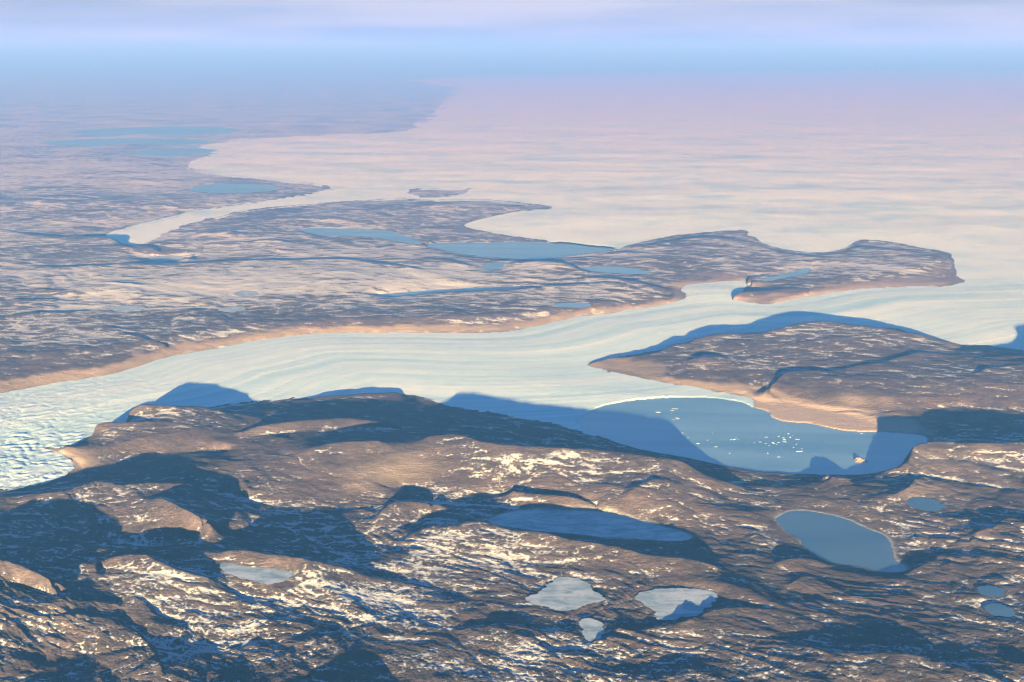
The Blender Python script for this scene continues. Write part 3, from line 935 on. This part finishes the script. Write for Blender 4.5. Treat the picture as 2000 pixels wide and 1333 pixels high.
# ------------------------------------------------------------------ mesh builders
def grid_object(name, hz, keep, mat, attrs, label, normals):
    """Faces of the survey grid whose 'keep' flag is set, as one mesh with its own vertices."""
    r, c = np.nonzero(keep)
    q = np.stack([r * NC + c, r * NC + c + 1, (r + 1) * NC + c + 1, (r + 1) * NC + c], 1)
    used, inv = np.unique(q.ravel(), return_inverse=True)
    q = inv.reshape(-1, 4)
    co = np.stack([X.ravel()[used], Y.ravel()[used], hz.ravel()[used]], 1).astype(np.float32)
    me = bpy.data.meshes.new(name)
    me.vertices.add(len(co))
    me.vertices.foreach_set('co', co.ravel())
    me.loops.add(q.size)
    me.loops.foreach_set('vertex_index', q.ravel().astype(np.int32))
    me.polygons.add(len(q))
    me.polygons.foreach_set('loop_start', (np.arange(len(q)) * 4).astype(np.int32))
    me.update(calc_edges=True)
    me.polygons.foreach_set('use_smooth', np.ones(len(q), bool))
    for k, a in attrs.items():
        at = me.attributes.new(k, 'FLOAT', 'POINT')
        at.data.foreach_set('value', a.ravel()[used].astype(np.float32))
    nn = normals.reshape(-1, 3)[used]
    me.normals_split_custom_set_from_vertices(nn.tolist())
    me.materials.append(mat)
    o = bpy.data.objects.new(name, me)
    SC.collection.objects.link(o)
    o['kind'] = 'structure'
    o['label'] = label
    return o


def grid_normals(hz):
    gy_ = np.gradient(hz, axis=0) / np.gradient(Y, axis=0)
    gx_ = np.gradient(hz, axis=1) / np.gradient(X, axis=1)
    # height change along a row of constant u is taken at changing x
    gy_ = gy_ - gx_ * np.gradient(X, axis=0) / np.gradient(Y, axis=0)
    n = np.stack([-gx_, -gy_, np.ones_like(hz)], -1)
    return n / np.linalg.norm(n, axis=-1, keepdims=True)


def all4(m):
    return m[:-1, :-1] & m[1:, :-1] & m[:-1, 1:] & m[1:, 1:]


def any4(m):
    return m[:-1, :-1] | m[1:, :-1] | m[:-1, 1:] | m[1:, 1:]


# land faces: everything except what lies well under the ice
deep = ICE & (d_ice > 3 * CELL + 150)
land_keep = ~all4(deep)
# regions of land
REG = np.zeros((NR - 1, NC - 1), np.int8)
Xc, Yc = X[:-1, :-1], Y[:-1, :-1]


def region(code, pts, z):
    REG[mask_poly(poly_ground(pts, z, 1), Xc, Yc)] = code


LAND_INFO = {
    0: ('foreground_hills', 'low brown snow-streaked hills with ponds in the foreground'),
    1: ('distant_plain', 'hazy blue snow-dusted lowland beyond the small glacier tongue'),
    2: ('plateau', 'wide purple-brown snow-dusted plateau along the far bank of the main glacier'),
    3: ('nunatak', 'tiny dark rock island surrounded by the ice sheet'),
    4: ('hill', 'dark dissected hill country at the ice sheet edge right of the icefall'),
    5: ('hill', 'domed rock hill with pale lower band between main glacier and big lake'),
    6: ('ridge', 'long lit rock ridge along the near bank of the main glacier'),
    7: ('hill', 'brown hill throwing its shadow over the end of the big lake'),
}
REG[Yc > 36800] = 2
region(1, [(-900, 150), (1000, 150), (880, 240), (700, 300), (640, 372), (480, 402), (240, 455), (150, 470), (-900, 470)], 0)
region(3, [(760, 378), (800, 362), (950, 360), (950, 385), (830, 394)], 0)
region(4, [(1385, 600), (1380, 560), (1310, 550), (1220, 520), (1180, 495), (1240, 440), (1500, 420), (1950, 440), (2000, 560), (1700, 590), (1500, 610)], 0)
region(5, [(1090, 713), (1300, 650), (1600, 600), (1900, 620), (2500, 660), (2600, 860), (1850, 860), (1700, 850), (1480, 815), (1440, 782), (1300, 765)], 0)
region(6, RIDGE, 0)
region(7, [(1660, 945), (1780, 990), (2500, 1020), (2500, 860), (1850, 858), (1780, 880), (1700, 920)], 0)
NL = grid_normals(hl)
land_attr = {'sand': sand, 'snow': snow, 'trim': trim, 'tan': tan, 'rim': rim}
for code, (nm, lb) in LAND_INFO.items():
    kp = land_keep & (REG == code)
    if kp.any():
        grid_object(nm, hl, kp, M_LAND, land_attr, lb, NL)

# ice
ICE_ATTR = {'tone': tone, 'flow': d_far + flow_w, 'stream': on_glacier * (1 - 0.7 * left)}
ice_grow = blur((ICE & ~LAKEM).astype(np.float32), 2) > 0.02
NI = grid_normals(hi)
ice_faces = any4(ice_grow)
is_sheet = (Yc > 62000) & ~mask_poly(poly_ground([(150, 500), (150, 430), (520, 380), (680, 365), (740, 395), (500, 420), (330, 500)], 0, 1), Xc, Yc)
is_tongue = (Yc > 62000) & ~is_sheet
grid_object('glacier', hi, ice_faces & (Yc <= 62000), M_ICE, ICE_ATTR, 'broad main glacier flowing across the middle, crevassed at its left end', NI)
grid_object('ice_sheet', hi, ice_faces & is_sheet, M_ICE, ICE_ATTR, 'vast white ice sheet fading into haze', NI)
grid_object('glacier', hi, ice_faces & is_tongue, M_ICE, ICE_ATTR, 'small narrow glacier tongue running down from the ice sheet', NI)


def flat_object(name, pts, z, mat, label):
    me = bpy.data.meshes.new(name)
    me.from_pydata([(float(a), float(b), float(z)) for a, b in pts], [], [list(range(len(pts)))])
    me.update()
    if me.polygons[0].normal.z < 0:
        me.flip_normals()
    me.materials.append(mat)
    o = bpy.data.objects.new(name, me)
    SC.collection.objects.link(o)
    o['kind'] = 'structure'
    o['label'] = label
    return o


def widen(p, d):
    q = np.roll(p, -1, 0) - np.roll(p, 1, 0)
    nrm = np.stack([q[:, 1], -q[:, 0]], 1)
    nrm /= np.linalg.norm(nrm, axis=1, keepdims=True) + 1e-9
    area = np.sum(p[:, 0] * np.roll(p[:, 1], -1) - np.roll(p[:, 0], -1) * p[:, 1])
    return p + nrm * d * (1 if area > 0 else -1)


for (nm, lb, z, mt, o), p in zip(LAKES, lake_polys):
    flat_object(nm, widen(p, 25.0 + 0.0006 * p[:, 1].mean()), z, {'water': M_WATER, 'deep': M_DARK_SHADED}.get(mt, M_SNOWLAKE), lb)

FLOES = [(495, 80), (590, 58), (575, 88), (612, 118), (590, 128), (395, 105), (645, 210), (680, 238), (830, 210), (965, 250), (800, 255), (1055, 265), (1125, 265), (1165, 235), (1160, 275), (1240, 230),
         (1240, 268), (1268, 262), (1275, 250), (1300, 215), (1328, 225), (1355, 248), (1350, 280), (1335, 300), (1385, 308), (1368, 323), (1175, 335), (1240, 358), (850, 295), (975, 240),
         (990, 250), (945, 252), (1210, 275), (1230, 279), (1285, 267), (1180, 287), (740, 275), (1312, 236), (1270, 240), (605, 60), (580, 70), (1090, 268), (935, 335), (1205, 268), (1755, 212)]
BIG = {1: ('bright compact ice floe nearest the glacier front of the big lake', 130), 3: ('long slanted ice floe near the glacier front of the big lake', 230), 0: ('lone flat ice floe left of the others near the lake edge of the glacier', 150),
       21: ('bright turquoise-white ice floe, brightest of the scattered floes in mid lake', 120), 17: ('long white ice floe in the middle of the floe cluster', 170), 25: ('small bright ice floe at the near end of the floe cluster', 150)}


def floe(px, py, size, rs):
    c = unproject(px, py, -8)
    n = rs.randint(7, 11)
    an = np.sort(rs.uniform(0, 2 * math.pi, n))
    rr = size * 0.5 * rs.uniform(0.55, 1.0, n)
    tw = rs.uniform(-0.5, 0.5)
    ox = rr * np.cos(an) * 1.25
    oy = rr * np.sin(an) * 0.9 + tw * ox
    top = rs.uniform(2, 5)
    v = [(a, b, -4.0) for a, b in zip(ox, oy)] + [(a * 0.96, b * 0.96, top * rs.uniform(0.5, 0.8)) for a, b in zip(ox, oy)] + [(a * 0.6 + rs.uniform(-6, 6), b * 0.6, top * rs.uniform(0.8, 1.25)) for a, b in zip(ox, oy)]
    f = []
    for r in range(2):
        for k in range(n):
            k2 = (k + 1) % n
            f.append((r * n + k, r * n + k2, (r + 1) * n + k2, (r + 1) * n + k))
    f.append(tuple(range(2 * n, 3 * n)))
    me = bpy.data.meshes.new('ice_floe')
    me.from_pydata(v, [], f)
    me.materials.append(M_FLOE)
    o = bpy.data.objects.new('ice_floe', me)
    o.location = (c[0], c[1], -8)
    SC.collection.objects.link(o)
    o['category'] = 'ice floe'
    o['group'] = 'ice floes on the big lake'
    return o


rsf = np.random.RandomState(3)
for k, (fx, fy) in enumerate(FLOES):
    o = floe(1130 + fx / 3.175, 780 + fy / 3.175, BIG[k][1] if k in BIG else 22 * math.exp(rsf.uniform(0, 1.6)), rsf)
    small = sorted((FLOES[q][0], q) for q in range(len(FLOES)) if q not in BIG)
    nth = [q for _, q in small].index(k) + 1 if k not in BIG else 0
    ON = 'first second third fourth fifth sixth seventh eighth ninth tenth eleventh twelfth thirteenth fourteenth fifteenth sixteenth seventeenth eighteenth nineteenth twentieth'.split()
    word = ON[nth - 1] if nth <= 20 else ('twenty-' + ON[nth - 21] if nth < 30 else ('thirtieth' if nth == 30 else 'thirty-' + ON[nth - 31]))
    o['label'] = BIG[k][0] if k in BIG else 'small white ice floe on the big lake, %s small floe from the left' % word

# rock islet near the shaded end of the lake
c = unproject(1676, 899, -8)
iv, if_ = [(0, 0, 62)], []
NI_ = 18
for r, (fr_, zz) in enumerate(((0.18, 50), (0.4, 26), (0.7, 11), (1.0, -5))):
    for k in range(NI_):
        a = 2 * math.pi * k / NI_
        w = fr_ * (1 + 0.18 * math.sin(3 * a + r) + 0.1 * math.sin(7 * a))
        iv.append((w * 190 * math.cos(a) + 40 * fr_, w * 260 * math.sin(a), zz * (1 + 0.15 * math.sin(5 * a + 2 * r))))
for k in range(NI_):
    k2 = (k + 1) % NI_
    if_.append((0, 1 + k, 1 + k2))
    for r in range(3):
        if_.append((1 + r * NI_ + k, 1 + (r + 1) * NI_ + k, 1 + (r + 1) * NI_ + k2, 1 + r * NI_ + k2))
me = bpy.data.meshes.new('islet')
me.from_pydata(iv, [], if_)
for k_, a_ in (('snow', 0.1), ('trim', 1.0), ('tan', 1.0), ('rim', 0.0), ('sand', 0.6)):
    at = me.attributes.new(k_, 'FLOAT', 'POINT')
    at.data.foreach_set('value', [a_] * len(iv))
me.materials.append(M_LAND)
o = bpy.data.objects.new('islet', me)
o.location = (c[0], c[1], -8)
SC.collection.objects.link(o)
o['label'] = 'tiny pale rock islet near the shaded end of the big lake'
o['category'] = 'islet'

# the ground under and around everything, out to the horizon
LOW = float(min(hl.min(), hi.min())) - 20
GX, GY0, GY1 = 700e3, -260e3, 1250e3
me = bpy.data.meshes.new('ground')
me.from_pydata([(-GX, GY0, LOW), (GX, GY0, LOW), (GX, GY1, LOW), (-GX, GY1, LOW)], [], [(0, 1, 2, 3)])
for k, a in (('sand', 0.0), ('snow', 0.4), ('trim', 0.0), ('tan', 0.0), ('rim', 0.0)):
    at = me.attributes.new(k, 'FLOAT', 'POINT')
    at.data.foreach_set('value', [a] * 4)
me.materials.append(M_LAND)
o = bpy.data.objects.new('ground', me)
SC.collection.objects.link(o)
o['kind'] = 'structure'
o['label'] = 'snow-dusted ground reaching to the horizon'


# ------------------------------------------------------------------ haze
def box_object(name, x0, x1, y0, y1, z0, z1):
    vs = [(x, y, z) for z in (z0, z1) for y in (y0, y1) for x in (x0, x1)]
    fs = [(0, 2, 3, 1), (4, 5, 7, 6), (0, 1, 5, 4), (2, 6, 7, 3), (0, 4, 6, 2), (1, 3, 7, 5)]
    me = bpy.data.meshes.new(name)
    me.from_pydata(vs, [], fs)
    o = bpy.data.objects.new(name, me)
    SC.collection.objects.link(o)
    return o


hz = box_object('haze', -GX - 1000, GX + 1000, GY0 - 1000, GY1 + 1000, LOW - 1.0, ALT + 2200.0)
hz['kind'] = 'stuff'
hz['label'] = 'pale blue haze filling the air to the horizon'
hm = bpy.data.materials.new('haze_air')
hm.use_nodes = True
hn, hlk = hm.node_tree.nodes, hm.node_tree.links
hn.clear()
ho = hn.new('ShaderNodeOutputMaterial')
pv = hn.new('ShaderNodeVolumePrincipled')
pv.inputs['Color'].default_value = (*HAZE_COLOR, 1)
pv.inputs['Density'].default_value = HAZE_DENSITY
pv.inputs['Absorption Color'].default_value = (1, 1, 1, 1)
pv.inputs['Anisotropy'].default_value = HAZE_G
hlk.new(pv.outputs[0], ho.inputs['Volume'])
hz.data.materials.append(hm)
